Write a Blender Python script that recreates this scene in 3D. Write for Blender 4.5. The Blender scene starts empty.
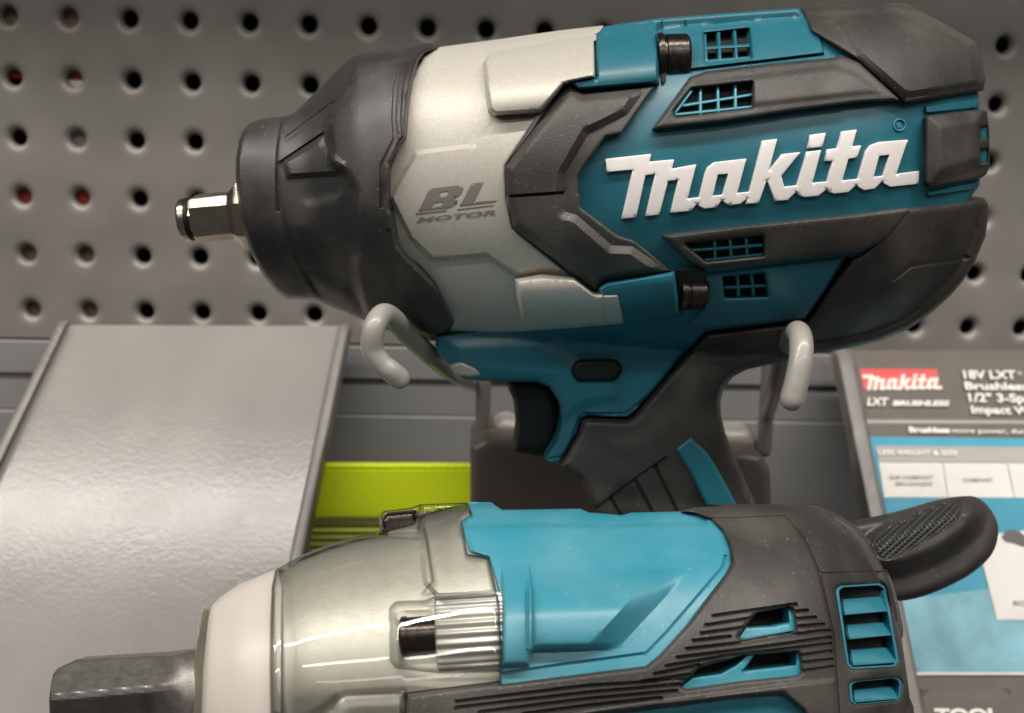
import bpy, math
import numpy as np
from mathutils import Vector, Matrix
from mathutils.geometry import delaunay_2d_cdt
C = bpy.context.scene
# ------------------------------------------------------------------ camera
F = 1000.0
PITCH, ROLL, YAW = map(math.radians, (12.73, 1.49, 2.20))
cp, sp = math.cos(PITCH), math.sin(PITCH); cr, sr = math.cos(ROLL), math.sin(ROLL); cy, sy = math.cos(YAW), math.sin(YAW)
FW = np.array([sy*cp, cy*cp, -sp]); rt = np.array([cy, -sy, 0.0]); up = np.cross(rt, FW)
RT = rt*cr + up*sr; UP = -rt*sr + up*cr
CAM = np.array([0.0, 0.0, 1.45])
cd = bpy.data.cameras.new('camera'); co = bpy.data.objects.new('camera', cd); C.collection.objects.link(co)
co.matrix_world = Matrix(((RT[0], UP[0], -FW[0], CAM[0]), (RT[1], UP[1], -FW[1], CAM[1]), (RT[2], UP[2], -FW[2], CAM[2]), (0, 0, 0, 1)))
cd.sensor_width = 36; cd.lens = 36*F/1024; cd.clip_start = 0.01; cd.clip_end = 50
cd.dof.use_dof = True; cd.dof.focus_distance = 0.243; cd.dof.aperture_fstop = 16
C.camera = co
# ------------------------------------------------------------------ world, lamps, exposure
w = bpy.data.worlds.new('World'); C.world = w; w.use_nodes = True
bg = w.node_tree.nodes['Background']; bg.inputs[0].default_value = (1.0, 0.95, 0.90, 1); bg.inputs[1].default_value = 0.065
def area(name, loc, target, sx, sy_, power, col=(1, .945, .87)):
    l = bpy.data.lights.new(name, 'AREA'); l.shape = 'RECTANGLE'; l.size = sx; l.size_y = sy_; l.energy = power; l.color = col
    o = bpy.data.objects.new(name, l); C.collection.objects.link(o); o.location = loc
    o.rotation_euler = (Vector(target)-Vector(loc)).to_track_quat('-Z', 'Y').to_euler()
    return o
area('ceiling_tube_light', (-0.6, -0.28, 2.95), (-0.6, 0.25, 1.4), 5.0, 0.07, 70)
area('ceiling_tube_light', (-0.5, -1.35, 3.0), (-0.5, 0.3, 1.4), 5.0, 0.09, 23)
area('ceiling_tube_light', (-0.5, -2.5, 3.0), (-0.5, 0.3, 1.4), 5.0, 0.10, 7)
C.view_settings.view_transform = 'Standard'; C.view_settings.look = 'None'; C.view_settings.gamma = 1; C.view_settings.exposure = 0.22
C.cycles.max_bounces = 8; C.cycles.transparent_max_bounces = 12
# ------------------------------------------------------------------ projection helpers
def ray(x, y):
    x = np.asarray(x, float); y = np.asarray(y, float)
    return RT*((x-512)/F)[..., None] + UP*((356.5-y)/F)[..., None] + FW
class Frame:                                     # a thing's own mid plane: origin and unit normal (towards the aisle)
    def __init__(s, O, n): s.O = np.array(O, float); s.n = np.array(n, float)/np.linalg.norm(n)
    def P(s, x, y, h=0.0):
        d = ray(x, y); h = np.asarray(h, float)
        k = (((s.O-CAM)@s.n) + h)/(d@s.n)
        return CAM + d*k[..., None]
def at_depth(x, y, Y): 
    d = ray(x, y); return CAM + d*(Y/d[1])
def Z(x0, y0, s, pts): return [(x0+a/s, y0+b/s) for a, b in pts]
S1 = 3.3967
A1 = lambda *p: Z(160, 0, S1, p); A2 = lambda *p: Z(160, 180, S1, p); A3 = lambda *p: Z(400, 0, S1, p); A4 = lambda *p: Z(400, 180, S1, p)
A5 = lambda *p: Z(560, 0, S1, p); A6 = lambda *p: Z(740, 0, 3.394, p); A7 = lambda *p: Z(560, 180, S1, p); A8 = lambda *p: Z(740, 180, 3.394, p)
B1 = lambda *p: Z(420, 330, S1, p); B2 = lambda *p: Z(620, 330, S1, p); B3 = lambda *p: Z(30, 500, 3.347, p); B4 = lambda *p: Z(240, 500, 3.347, p)
B5 = lambda *p: Z(440, 500, 3.347, p); B6 = lambda *p: Z(680, 490, 3.197, p); B7 = lambda *p: Z(824, 330, 3.755, p); B8 = lambda *p: Z(824, 520, 3.695, p)
L1 = lambda *p: Z(600, 120, 5.941, p); L2 = lambda *p: Z(750, 110, 5.689, p); V1 = lambda *p: Z(640, 20, 7.129, p); V2 = lambda *p: Z(640, 220, 7.129, p)
HK = lambda *p: Z(340, 290, 7.073, p); SG = lambda *p: Z(850, 360, 5.885, p); CP = lambda *p: Z(900, 80, 5.48, p)
# ------------------------------------------------------------------ materials
def mat(name, col, rough=.5, metal=0.0, grain=0, gs=2500, dust=0.0, dcol=(.45, .42, .38), var=0.0, vs=60, coat=0.0, emit=None, spec=.5, bump2=0, b2s=300, b2d=1.0, gdist=.0002):
    m = bpy.data.materials.new(name); m.use_nodes = True; nt = m.node_tree; b = nt.nodes['Principled BSDF']
    b.inputs['Base Color'].default_value = (*col, 1); b.inputs['Roughness'].default_value = rough; b.inputs['Metallic'].default_value = metal
    b.inputs['Specular IOR Level'].default_value = spec
    if coat: b.inputs['Coat Weight'].default_value = coat; b.inputs['Coat Roughness'].default_value = .12
    tc = nt.nodes.new('ShaderNodeTexCoord')
    def noise(s, det=2.0):
        n = nt.nodes.new('ShaderNodeTexNoise'); n.inputs['Scale'].default_value = s; n.inputs['Detail'].default_value = det
        nt.links.new(tc.outputs['Object'], n.inputs['Vector']); return n
    cur = None
    if var:
        n = noise(vs, 4); r = nt.nodes.new('ShaderNodeValToRGB'); r.color_ramp.elements[0].position = .3; r.color_ramp.elements[1].position = .7
        r.color_ramp.elements[0].color = (*[c*(1-var) for c in col], 1); r.color_ramp.elements[1].color = (*[min(1, c*(1+var)) for c in col], 1)
        nt.links.new(n.outputs[0], r.inputs[0]); cur = r.outputs[0]
        rr = nt.nodes.new('ShaderNodeMapRange'); rr.inputs[1].default_value = .3; rr.inputs[2].default_value = .7
        rr.inputs[3].default_value = rough*.88; rr.inputs[4].default_value = min(1, rough*1.15)
        nt.links.new(noise(vs*2.3, 5).outputs[0], rr.inputs[0]); nt.links.new(rr.outputs[0], b.inputs['Roughness'])
    if dust:
        n = noise(900, 3); n2 = noise(45, 3)
        r = nt.nodes.new('ShaderNodeValToRGB'); r.color_ramp.elements[0].position = .66; r.color_ramp.elements[1].position = .74
        nt.links.new(n.outputs[0], r.inputs[0])
        r2 = nt.nodes.new('ShaderNodeMapRange'); r2.inputs[1].default_value = .42; r2.inputs[2].default_value = .7
        r2.inputs[3].default_value = .0; r2.inputs[4].default_value = dust; nt.links.new(n2.outputs[0], r2.inputs[0])
        mu = nt.nodes.new('ShaderNodeMath'); mu.operation = 'MULTIPLY_ADD'; nt.links.new(r.outputs[0], mu.inputs[0]); mu.inputs[1].default_value = dust*1.6
        nt.links.new(r2.outputs[0], mu.inputs[2]); mu.use_clamp = True
        mx = nt.nodes.new('ShaderNodeMix'); mx.data_type = 'RGBA'; nt.links.new(mu.outputs[0], mx.inputs['Factor'])
        if cur is not None: nt.links.new(cur, mx.inputs['A'])
        else: mx.inputs['A'].default_value = (*col, 1)
        mx.inputs['B'].default_value = (*dcol, 1); cur = mx.outputs['Result']
    if cur is not None: nt.links.new(cur, b.inputs['Base Color'])
    last = None
    if grain:
        bp = nt.nodes.new('ShaderNodeBump'); bp.inputs['Strength'].default_value = grain; bp.inputs['Distance'].default_value = gdist
        nt.links.new(noise(gs, 2).outputs[0], bp.inputs['Height']); last = bp
    if bump2:
        bp = nt.nodes.new('ShaderNodeBump'); bp.inputs['Strength'].default_value = bump2; bp.inputs['Distance'].default_value = .001*b2d
        nt.links.new(noise(b2s, 2).outputs[0], bp.inputs['Height'])
        if last: nt.links.new(last.outputs[0], bp.inputs['Normal'])
        last = bp
    if last: nt.links.new(last.outputs[0], b.inputs['Normal'])
    if emit: b.inputs['Emission Color'].default_value = (*emit, 1); b.inputs['Emission Strength'].default_value = 1
    return m
RUB = mat('black_rubber', (.032, .029, .026), .50, grain=.55, gs=2600, dust=.10, var=.12)
RUBN = mat('black_nose_rubber', (.026, .025, .025), .42, grain=.25, gs=2600, dust=.12, var=.10)
TEAL = mat('teal_plastic', (.014, .125, .172), .36, grain=.16, gs=3000, dust=.018, var=.05)
TEALB = mat('bright_teal_plastic', (.032, .225, .305), .36, grain=.16, gs=3000, dust=.12, dcol=(.4, .55, .55), var=.05)
SILV = mat('silver_paint', (.48, .455, .405), .42, metal=.16, grain=.30, gs=3200, dust=.02, var=.06, vs=900)
STEEL = mat('polished_steel', (.55, .49, .40), .22, metal=1, var=.15, vs=200)
STEELD = mat('dark_steel', (.19, .18, .17), .42, metal=.75, grain=.25, gs=2200, var=.15, vs=300)
BOLT = mat('black_oxide_bolt', (.06, .05, .045), .26, metal=.9, var=.3, vs=900)
BLK = mat('black_plastic', (.010, .010, .010), .5, spec=.25, grain=.2)
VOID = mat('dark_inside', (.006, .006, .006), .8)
WHITE = mat('white_print', (.80, .76, .75), .45, var=.02)
GREYP = mat('grey_print', (.17, .158, .14), .6)
PEG = mat('grey_powder_coat', (.215, .203, .188), .38, grain=.2, gs=1200, dust=.10, dcol=(.08,.07,.06), var=.16, vs=17, metal=.1)
PANEL = mat('grey_sheet', (.21, .21, .212), .5, var=.10, vs=12)
CREAM = mat('cream_coat', (.30, .285, .262), .36, coat=.25, grain=.1, gs=900, var=.06, vs=90)
WPL = mat('translucent_white_plastic', (.50, .46, .42), .35, var=.04, vs=60)
WASH = mat('brass_washer', (.52, .48, .36), .28, metal=.8, var=.1)
LIME = mat('lime_plastic', (.66, .80, .016), .35)
# ------------------------------------------------------------------ object helpers
def tag(o, label=None, cat=None, group=None, kind=None):
    if label: o['label'] = label
    if cat: o['category'] = cat
    if group: o['group'] = group
    if kind: o['kind'] = kind
    return o
def thing(name, loc, label, cat, group=None):
    o = bpy.data.objects.new(name, None); C.collection.objects.link(o); o.location = [float(c) for c in loc]; o.empty_display_size = .02
    return tag(o, label, cat, group)
def origin_of(p):
    v = np.zeros(3)
    while p is not None: v = v + np.array(p.location); p = p.parent
    return v
def mesh(name, V, Fs, m, parent=None, angle=35):
    V = np.array(V, float); own = V.mean(0); po = origin_of(parent)
    me = bpy.data.meshes.new(name); me.from_pydata((V-own).tolist(), [], [list(map(int, f)) for f in Fs]); me.update()
    me.materials.append(m)
    me.shade_smooth(); me.set_sharp_from_angle(angle=math.radians(angle))
    o = bpy.data.objects.new(name, me); C.collection.objects.link(o); o.location = (own-po).tolist()
    if parent is not None: o.parent = parent
    return o
def box(name, lo, hi, m, parent=None, bev=.0006):
    lo = np.array(lo, float); hi = np.array(hi, float)
    V = [(x, y, z) for x in (lo[0], hi[0]) for y in (lo[1], hi[1]) for z in (lo[2], hi[2])]
    Fs = [(0, 1, 3, 2), (4, 6, 7, 5), (0, 4, 5, 1), (2, 3, 7, 6), (0, 2, 6, 4), (1, 5, 7, 3)]
    o = mesh(name, V, Fs, m, parent)
    if bev:
        md = o.modifiers.new('bevel', 'BEVEL'); md.width = bev; md.segments = 2
    return o
def cr_spline(pts, n=8):
    P = [np.array(p, float) for p in pts]; P = [2*P[0]-P[1]]+P+[2*P[-1]-P[-2]]; out = []
    for i in range(1, len(P)-2):
        for k in range(n):
            t = k/n; out.append(.5*((2*P[i])+(-P[i-1]+P[i+1])*t+(2*P[i-1]-5*P[i]+4*P[i+1]-P[i+2])*t*t+(-P[i-1]+3*P[i]-3*P[i+1]+P[i+2])*t**3))
    out.append(P[-2]); return out
def tube(name, pts, r, m, parent=None, sides=20, cap=True):
    P = [np.array(p, float) for p in pts]; V = []; Fs = []
    T = [P[min(i+1, len(P)-1)]-P[max(i-1, 0)] for i in range(len(P))]; T = [t/np.linalg.norm(t) for t in T]
    nrm = np.cross(T[0], (0.3, .2, 1.0)); nrm /= np.linalg.norm(nrm)
    R = r if hasattr(r, '__len__') else [r]*len(P)
    rings = []
    if cap:                                              # round ends
        P2, R2, T2 = [], [], []
        for a in (80, 60, 40, 20): P2.append(P[0]-T[0]*R[0]*math.sin(math.radians(a))); R2.append(R[0]*math.cos(math.radians(a))); T2.append(T[0])
        P2 += P; R2 += list(R); T2 += T
        for a in (20, 40, 60, 80): P2.append(P[-1]+T[-1]*R[-1]*math.sin(math.radians(a))); R2.append(R[-1]*math.cos(math.radians(a))); T2.append(T[-1])
        P, R, T = P2, R2, T2
    for p, rr, t in zip(P, R, T):
        nrm = nrm - t*np.dot(nrm, t); nrm /= np.linalg.norm(nrm); b = np.cross(t, nrm)
        for k in range(sides):
            a = 2*math.pi*k/sides; V.append(p+rr*(nrm*math.cos(a)+b*math.sin(a)))
    n = len(P)
    for i in range(n-1):
        for k in range(sides): Fs.append((i*sides+k, i*sides+(k+1) % sides, (i+1)*sides+(k+1) % sides, (i+1)*sides+k))
    Fs.append(tuple(range(sides))[::-1]); Fs.append(tuple((n-1)*sides+k for k in range(sides)))
    return mesh(name, V, Fs, m, parent)
def prism_axis(name, A, B, secs, m, parent=None, up=(0, 0, 1), angle=30):
    """cross sections along A->B ; secs = [(t, [(a, b)...])] in metres from A"""
    A = np.array(A); B = np.array(B); ax = (B-A)/np.linalg.norm(B-A); sd = np.cross(ax, up); sd /= np.linalg.norm(sd); u2 = np.cross(sd, ax)
    V = []; Fs = []; n = len(secs[0][1])
    for t, s in secs:
        for a, b in s: V.append(A+ax*t+sd*a+u2*b)
    for i in range(len(secs)-1):
        for k in range(n): Fs.append((i*n+k, i*n+(k+1) % n, (i+1)*n+(k+1) % n, (i+1)*n+k))
    Fs.append(tuple(range(n))[::-1]); Fs.append(tuple((len(secs)-1)*n+k for k in range(n)))
    return mesh(name, V, Fs, m, parent, angle)
def circ(r, n=40): return [(r*math.cos(2*math.pi*k/n), r*math.sin(2*math.pi*k/n)) for k in range(n)]
def chsq(r, c, rot=0, per=5):
    base = [(r, -(r-c)), (r, r-c), (r-c, r), (-(r-c), r), (-r, r-c), (-r, -(r-c)), (-(r-c), -r), (r-c, -r)]; out = []
    for i in range(8):
        a, b = np.array(base[i]), np.array(base[(i+1) % 8])
        for k in range(per): out.append(a+(b-a)*k/per)
    cr_, s_ = math.cos(rot), math.sin(rot)
    return [(x*cr_-y*s_, x*s_+y*cr_) for x, y in out]
# ---- plane geometry in the drawing of each side view
def segs(poly, closed=True):
    p = np.array(poly, float); q = np.roll(p, -1, 0)
    return (p, q) if closed else (p[:-1], p[1:])
def dist(X, Y, poly, closed=True):
    p, q = segs(poly, closed); D = np.full(len(X), 1e9)
    for a, b in zip(p, q):
        d = b-a; L = max((d@d), 1e-9); t = np.clip(((X-a[0])*d[0]+(Y-a[1])*d[1])/L, 0, 1)
        D = np.minimum(D, np.hypot(X-a[0]-t*d[0], Y-a[1]-t*d[1]))
    return D
def inside(X, Y, poly):
    p, q = segs(poly); c = np.zeros(len(X), bool)
    for a, b in zip(p, q):
        if a[1] == b[1]: continue
        m_ = ((a[1] > Y) != (b[1] > Y)) & (X < (b[0]-a[0])*(Y-a[1])/(b[1]-a[1])+a[0]); c ^= m_
    return c
def sdf(X, Y, poly): return np.where(inside(X, Y, poly), 1, -1)*dist(X, Y, poly)
def raised(poly, h, w, mode='lin'):
    def f(X, Y):
        t = np.clip(sdf(X, Y, poly)/w, 0, 1)
        if mode == 'lin': return h*t
        if mode == 'round': return h*np.sqrt(1-(1-t)**2)
        return h*t*t*(3-2*t)
    f.g = (poly, True, [0, w] if w < 3.5 or mode == 'lin' else ([0, w*.12, w*.35, w*.68, w] if mode == 'round' else [0, w*.25, w*.5, w*.75, w]))
    return f
def cyl(poly, c0, c1, r, h, w, soft=False):
    """half-round boss along the line c0-c1, ending softly at poly"""
    c0 = np.array(c0, float); d = np.array(c1, float)-c0; d /= np.linalg.norm(d); n_ = np.array([-d[1], d[0]])
    def f(X, Y):
        s = np.clip(((X-c0[0])*n_[0]+(Y-c0[1])*n_[1])/r, -1, 1); t = np.clip(sdf(X, Y, poly)/w, 0, 1)
        return h*np.where((s < 0) & soft, (1-s*s)**1.6, (1-np.abs(s)**2.2)**.5)*np.sqrt(1-(1-t)**2)
    f.g = (poly, True, [0, w*.15, w*.4, w*.7, w]); return f
def groove(line, w_, d, closed=False):
    def f(X, Y): 
        t = np.clip(1-dist(X, Y, line, closed)/w_, 0, 1); return -d*np.sqrt(np.clip(1-(1-t)**2, 0, 1))
    f.g = (line, closed, [0, w_*.5, w_])
    return f
def rounded(poly, r, n=5):
    """round the corners of an outline; r in drawing units (or a list)"""
    P = [np.array(p, float) for p in poly]; out = []
    for i, p in enumerate(P):
        a, b = P[i-1], P[(i+1) % len(P)]; rr = r[i] if hasattr(r, '__len__') else r
        la, lb = np.linalg.norm(a-p), np.linalg.norm(b-p); rr = min(rr, la*.45, lb*.45)
        if rr < .3: out.append(tuple(p)); continue
        s, e = p+(a-p)/la*rr, p+(b-p)/lb*rr
        for k in range(n+1):
            t = k/n; out.append(tuple((1-t)**2*s+2*t*(1-t)*p+t*t*e))
    return out
def dens(poly, s):
    out = []
    for i in range(len(poly)):
        a = np.array(poly[i], float); b = np.array(poly[(i+1) % len(poly)], float); n = max(1, int(round(np.linalg.norm(b-a)/s)))
        for k in range(n): out.append(a+(b-a)*k/n)
    return np.array(out)
def relief(name, poly, fr, m, parent, H, T=0.0, bev=(3, .0012), holes=(), step=3.2, feats=(), back=.004, mirror=False, rings=None, angle=38, base=None):
    """a solid part whose side outline is poly: front face h = H + T + feats with rolled edges, side walls going back, closed behind"""
    loops = [dens(poly, step)]+[dens(h, min(step, 2.0)) for h in holes]
    nb = [len(l) for l in loops]; B = np.concatenate(loops)
    x0, y0 = loops[0].min(0); x1, y1 = loops[0].max(0)
    gx, gy = np.meshgrid(np.arange(x0+step/2, x1, step), np.arange(y0+step/2, y1, step*.866)); gx = gx+(np.arange(gx.shape[0]) % 2)[:, None]*step/2
    X, Y = gx.ravel(), gy.ravel()
    def depth_in(X, Y):
        d = dist(X, Y, loops[0]); ins = inside(X, Y, poly)
        for h in loops[1:]: d = np.minimum(d, dist(X, Y, h)); ins &= ~inside(X, Y, h)
        return np.where(ins, d, -d)
    br = bev[0]; rg = rings if rings is not None else [br*.12, br*.35, br*.68, br]
    if mirror and br < 9: rg = list(rg)+[br*1.55, br*2.3, br*3.3]
    RX, RY = [], []
    for l in loops:
        t = np.roll(l, -1, 0)-np.roll(l, 1, 0); t /= np.maximum(np.linalg.norm(t, axis=1), 1e-9)[:, None]; nn = np.stack([-t[:, 1], t[:, 0]], 1)
        for r in rg:
            for sg in (1, -1):
                q = l+nn*sg*r; dd = depth_in(q[:, 0], q[:, 1]); k = dd > r*.93; RX.append(q[k, 0]); RY.append(q[k, 1])
    RX = np.concatenate(RX); RY = np.concatenate(RY)
    FX, FY = [], []
    for f in feats:
        if not hasattr(f, 'g'): continue
        gp, gc, go = f.g; gaps = [b-a for a, b in zip(go[:-1], go[1:])]; sp_ = float(np.clip(min(gaps)*1.5, 1.1, step))
        q = dens(gp if gc else list(gp)+[gp[-1]], sp_) if gc else np.concatenate([dens([a, b], sp_)[:max(1, int(round(math.dist(a, b)/sp_)))] for a, b in zip(gp[:-1], gp[1:])]+[[gp[-1]]])
        if gc: t = np.roll(q, -1, 0)-np.roll(q, 1, 0)
        else: t = np.gradient(q, axis=0)
        t = t/np.maximum(np.linalg.norm(t, axis=1), 1e-9)[:, None]; nn = np.stack([-t[:, 1], t[:, 0]], 1)
        for r in go:
            for sg in ((1, -1) if r else (1,)):
                z = q+nn*sg*r; kk = (dist(z[:, 0], z[:, 1], gp, gc) >= r*.96) & (depth_in(z[:, 0], z[:, 1]) > .7)
                if gc and r: kk &= inside(z[:, 0], z[:, 1], gp)
                FX.append(z[kk, 0]); FY.append(z[kk, 1])
    d = depth_in(X, Y); k = d > max(max(rg)+step*.45, step*.5); X, Y = X[k], Y[k]
    if FX:
        FX = np.concatenate(FX); FY = np.concatenate(FY)
        if len(FX):                                     # thin out: feature lines win over rings, rings over the grid
            def near(ax_, ay_, bx, by, r):
                if not len(ax_) or not len(bx): return np.zeros(len(ax_), bool)
                cells = {}
                for i, (a, b) in enumerate(zip(bx, by)): cells.setdefault((int(a//r), int(b//r)), []).append(i)
                o_ = np.zeros(len(ax_), bool)
                for i, (a, b) in enumerate(zip(ax_, ay_)):
                    ci, cj = int(a//r), int(b//r)
                    for di in (-1, 0, 1):
                        for dj in (-1, 0, 1):
                            for k_ in cells.get((ci+di, cj+dj), ()):
                                if (bx[k_]-a)**2+(by[k_]-b)**2 < r*r: o_[i] = True; break
                            if o_[i]: break
                        if o_[i]: break
                return o_
            keep = []; cells = {}
            for i, (a, b) in enumerate(zip(FX, FY)):
                key = (int(a//.45), int(b//.45))
                if key in cells: continue
                cells[key] = 1; keep.append(i)
            FX, FY = FX[keep], FY[keep]
            k = ~near(RX, RY, FX, FY, .5); RX, RY = RX[k], RY[k]
            k = ~near(X, Y, FX, FY, step*.62); X, Y = X[k], Y[k]
            RX = np.concatenate([RX, FX]); RY = np.concatenate([RY, FY])
    PX = np.concatenate([B[:, 0], RX, X]); PY = np.concatenate([B[:, 1], RY, Y])
    edges = []; o = 0
    for n in nb: edges += [(o+i, o+(i+1) % n) for i in range(n)]; o += n
    vs, es, fs, ov, oe, of = delaunay_2d_cdt([Vector((a, b)) for a, b in zip(PX, PY)], edges, [], 0, 1e-4)
    V2 = np.array([tuple(v) for v in vs]); Fc = np.array([f for f in fs if len(f) == 3])
    cxy = V2[Fc].mean(1); ins = inside(cxy[:, 0], cxy[:, 1], loops[0])
    for h in loops[1:]: ins &= ~inside(cxy[:, 0], cxy[:, 1], h)
    Fc = Fc[ins]; used = np.unique(Fc); mp = -np.ones(len(V2), int); mp[used] = np.arange(len(used)); V2 = V2[used]; Fc = mp[Fc]
    X, Y = V2[:, 0], V2[:, 1]; dd = np.maximum(depth_in(X, Y), 0)
    t = np.clip(dd/br, 0, 1); h = H(X, Y)+T-bev[1]*(1-np.sqrt(1-(1-t)**2))
    for f in feats: h = h+f(X, Y)
    if base is not None: h = np.maximum(h, base)
    P = fr.P(X, Y, h)
    e0 = V2[Fc[:, 1]]-V2[Fc[:, 0]]; e1 = V2[Fc[:, 2]]-V2[Fc[:, 0]]
    cw = (e0[:, 0]*e1[:, 1]-e0[:, 1]*e1[:, 0]) > 0; Fc[cw] = Fc[cw][:, ::-1]   # image y runs down
    from collections import Counter
    dirs = {}
    for a, b, c in Fc:
        for e in ((a, b), (b, c), (c, a)): dirs[e] = 1
    be = [e for e in dirs if (e[1], e[0]) not in dirs]
    bv = sorted({v for e in be for v in e}); n0 = len(P); F_ = [tuple(f) for f in Fc]
    if mirror:
        Q = P-2*h[:, None]*fr.n*1.0; Q = P-(h+np.maximum(h, .002))[:, None]*fr.n
        Vt = np.concatenate([P, Q]); F_ += [tuple(f[::-1]+n0) for f in Fc]
        F_ += [(a, a+n0, b+n0, b) for a, b in be]
    else:
        ix = {v: n0+i for i, v in enumerate(bv)}
        Q = P[bv]-fr.n*back; Vt = np.concatenate([P, Q]); F_ += [(a, ix[a], ix[b], b) for a, b in be]
    return mesh(name, Vt, F_, m, parent, angle)
# ------------------------------------------------------------------ the setting: pegboard wall and shelf back
OX, OY, OZ = -.2006, .452, CAM[2]+.0424; PT = .0254
def pegboard():
    V = []; Fs = []; n = 20; idx = {}
    def v(p): V.append(p); return len(V)-1
    c0, c1, r0, r1 = -4, 23, -4, 6
    for i in range(c0, c1):
        for j in range(r0, r1):
            cx, cz = OX+i*PT, OZ-j*PT; hp = PT/2
            ang = [2*math.pi*k/n+math.pi/4 for k in range(n)]
            def ringpts(r, y): return [v((cx+r*math.cos(a), y, cz+r*math.sin(a))) for a in ang]
            # outer square ring sampled with n points
            outer = []
            for a in ang:
                c, s = math.cos(a), math.sin(a); q = hp/max(abs(c), abs(s)); outer.append(v((cx+q*c, OY, cz+q*s)))
            jr = 1+.04*math.sin(i*12.9+j*78.2)
            R = [outer, ringpts(.0078*jr, OY+.0000), ringpts(.0064*jr, OY+.0001), ringpts(.0052*jr, OY+.0004), ringpts(.0042, OY+.0011), ringpts(.0036, OY+.0024), ringpts(.0034, OY+.0045)]
            for a, b in zip(R[:-1], R[1:]):
                for k in range(n): Fs.append((a[k], a[(k+1) % n], b[(k+1) % n], b[k]))
    o = mesh('pegboard', V, Fs, PEG, None, 50)
    import bmesh
    bm = bmesh.new(); bm.from_mesh(o.data); bmesh.ops.remove_doubles(bm, verts=bm.verts, dist=1e-5); bmesh.ops.recalc_face_normals(bm, faces=bm.faces); bm.to_mesh(o.data); bm.free()
    return tag(o, 'grey perforated metal pegboard with rows of round holes behind the tools', 'pegboard')
pegboard()
zb = OZ-5.5*PT
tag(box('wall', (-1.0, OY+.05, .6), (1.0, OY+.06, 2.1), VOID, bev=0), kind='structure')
sh = thing('shelf_unit', (.0, OY, zb-.2), 'plain grey sheet metal shelf back below the pegboard', 'shelf back')
box('rail', (-.42, OY-.0012, zb-.01655), (.48, OY+.02, zb-.0012), PANEL, sh)
box('upper_sheet', (-.42, OY+.0004, zb-.0341), (.48, OY+.02, zb-.0167), PANEL, sh)
box('lower_sheet', (-.42, OY-.0012, zb-.45), (.48, OY+.02, zb-.0343), PANEL, sh)
us_ = thing('upper_shelf', (0, .36, 1.90), 'grey metal shelf board over the pegboard, above the tools', 'shelf')
box('board', (-.9, .25, 1.90), (.9, .452, 1.92), PANEL, us_); box('front_lip', (-.9, .246, 1.88), (.9, .2495, 1.922), PANEL, us_)
# carton seen through two of the holes
RED = mat('red_carton', (.42, .05, .035), .5, var=.2); PALE = mat('pale_carton', (.9, .75, .7), .5)
ct = thing('carton', (OX+PT, OY+.03, OZ-2*PT), 'red and white carton glimpsed through the leftmost pegboard holes', 'carton')
box('carton_face', (OX-.35*PT, OY+.0060, OZ-3.4*PT), (OX+1.4*PT, OY+.03, OZ-2.7*PT), RED, ct)
box('carton_band', (OX+.55*PT, OY+.0060, OZ-1.01*PT), (OX+1.4*PT, OY+.03, OZ-.6*PT), RED, ct)
box('carton_label', (OX+.55*PT, OY+.0058, OZ-1.3*PT), (OX+1.4*PT, OY+.029, OZ-1.015*PT), PALE, ct)
BRC = mat('brown_card', (.20, .13, .10), .7, var=.3, vs=120); GRC = mat('grey_card', (.22, .20, .18), .7, var=.2)
box('carton_side', (OX-.4*PT, OY+.006, OZ-5.4*PT), (OX+1.4*PT, OY+.03, OZ-3.6*PT), BRC, ct)
box('carton_flap', (OX-.4*PT, OY+.0062, OZ-.4*PT), (OX+1.4*PT, OY+.03, OZ+.5*PT), BRC, ct)
box('carton_flap', (OX+.6*PT, OY+.0050, OZ-2.4*PT), (OX+1.4*PT, OY+.03, OZ-1.6*PT), GRC, ct)
box('carton_flap', (OX-.4*PT, OY+.0064, OZ-1.02*PT), (OX+.4*PT, OY+.03, OZ-.7*PT), RED, ct)
# ------------------------------------------------------------------ UPPER TOOL
U = Frame((0, .300, CAM[2]), (0, -1, 0))
th = math.radians(-6.5); uc, us = math.cos(th), math.sin(th)
def rotu(x, y): return (x-600)*uc+(y-190)*us, -(x-600)*us+(y-190)*uc
topU = [(180, 112), (237, 113), (262, 116), (290, 112), (300, 107), (320, 88), (337, 70), (351, 57), (375, 50), (425, 45), (500, 40), (604, 26), (700, 15), (800, 8), (890, 5), (925, 10), (975, 30), (990, 60)]
botU = [(180, 262), (237, 285), (290, 300), (313, 299), (340, 312), (363, 322), (440, 338), (520, 345), (622, 355), (700, 362), (760, 362), (814, 354), (855, 348), (905, 330), (935, 306), (965, 280), (985, 240), (1000, 235)]
tu = np.array([rotu(*p) for p in topU]); bu = np.array([rotu(*p) for p in botU])
def smoothprof(tab, s=7.0):
    g = np.arange(tab[0, 0]-60, tab[-1, 0]+60, 2.0); v = np.interp(g, tab[:, 0], tab[:, 1]); kx = np.arange(-12, 13)*2.0; kk = np.exp(-kx**2/2/s/s); kk /= kk.sum()
    return np.stack([g, np.convolve(np.pad(v, 12, mode='edge'), kk, 'valid')], 1)
tu = smoothprof(tu, 5); bu = smoothprof(bu, 5)
def HU(floor=0.0, k=.88, p=2.15, rear=.5):
    def f(X, Y):
        u, v = rotu(X, Y); t = np.interp(u, tu[:, 0], tu[:, 1]); b = np.interp(u, bu[:, 0], bu[:, 1])
        half = (b-t)/2; s = np.clip(np.abs((v-(t+b)/2)/half), 0, 1)
        D = half*.0003*k; e = np.clip((u-270)/130, 0, 1); D = D*np.sqrt(np.clip(1-rear*e**2.5, .05, 1))
        D = np.minimum(D, .0445)
        return np.maximum(D*(1-s**p)**(1/p), floor)
    return f
wr = thing('impact_wrench', U.P(np.array(640.), np.array(330.)), 'large teal and black impact wrench with silver housing hung in front of the pegboard', 'power tool')
HU0 = HU()
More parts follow.
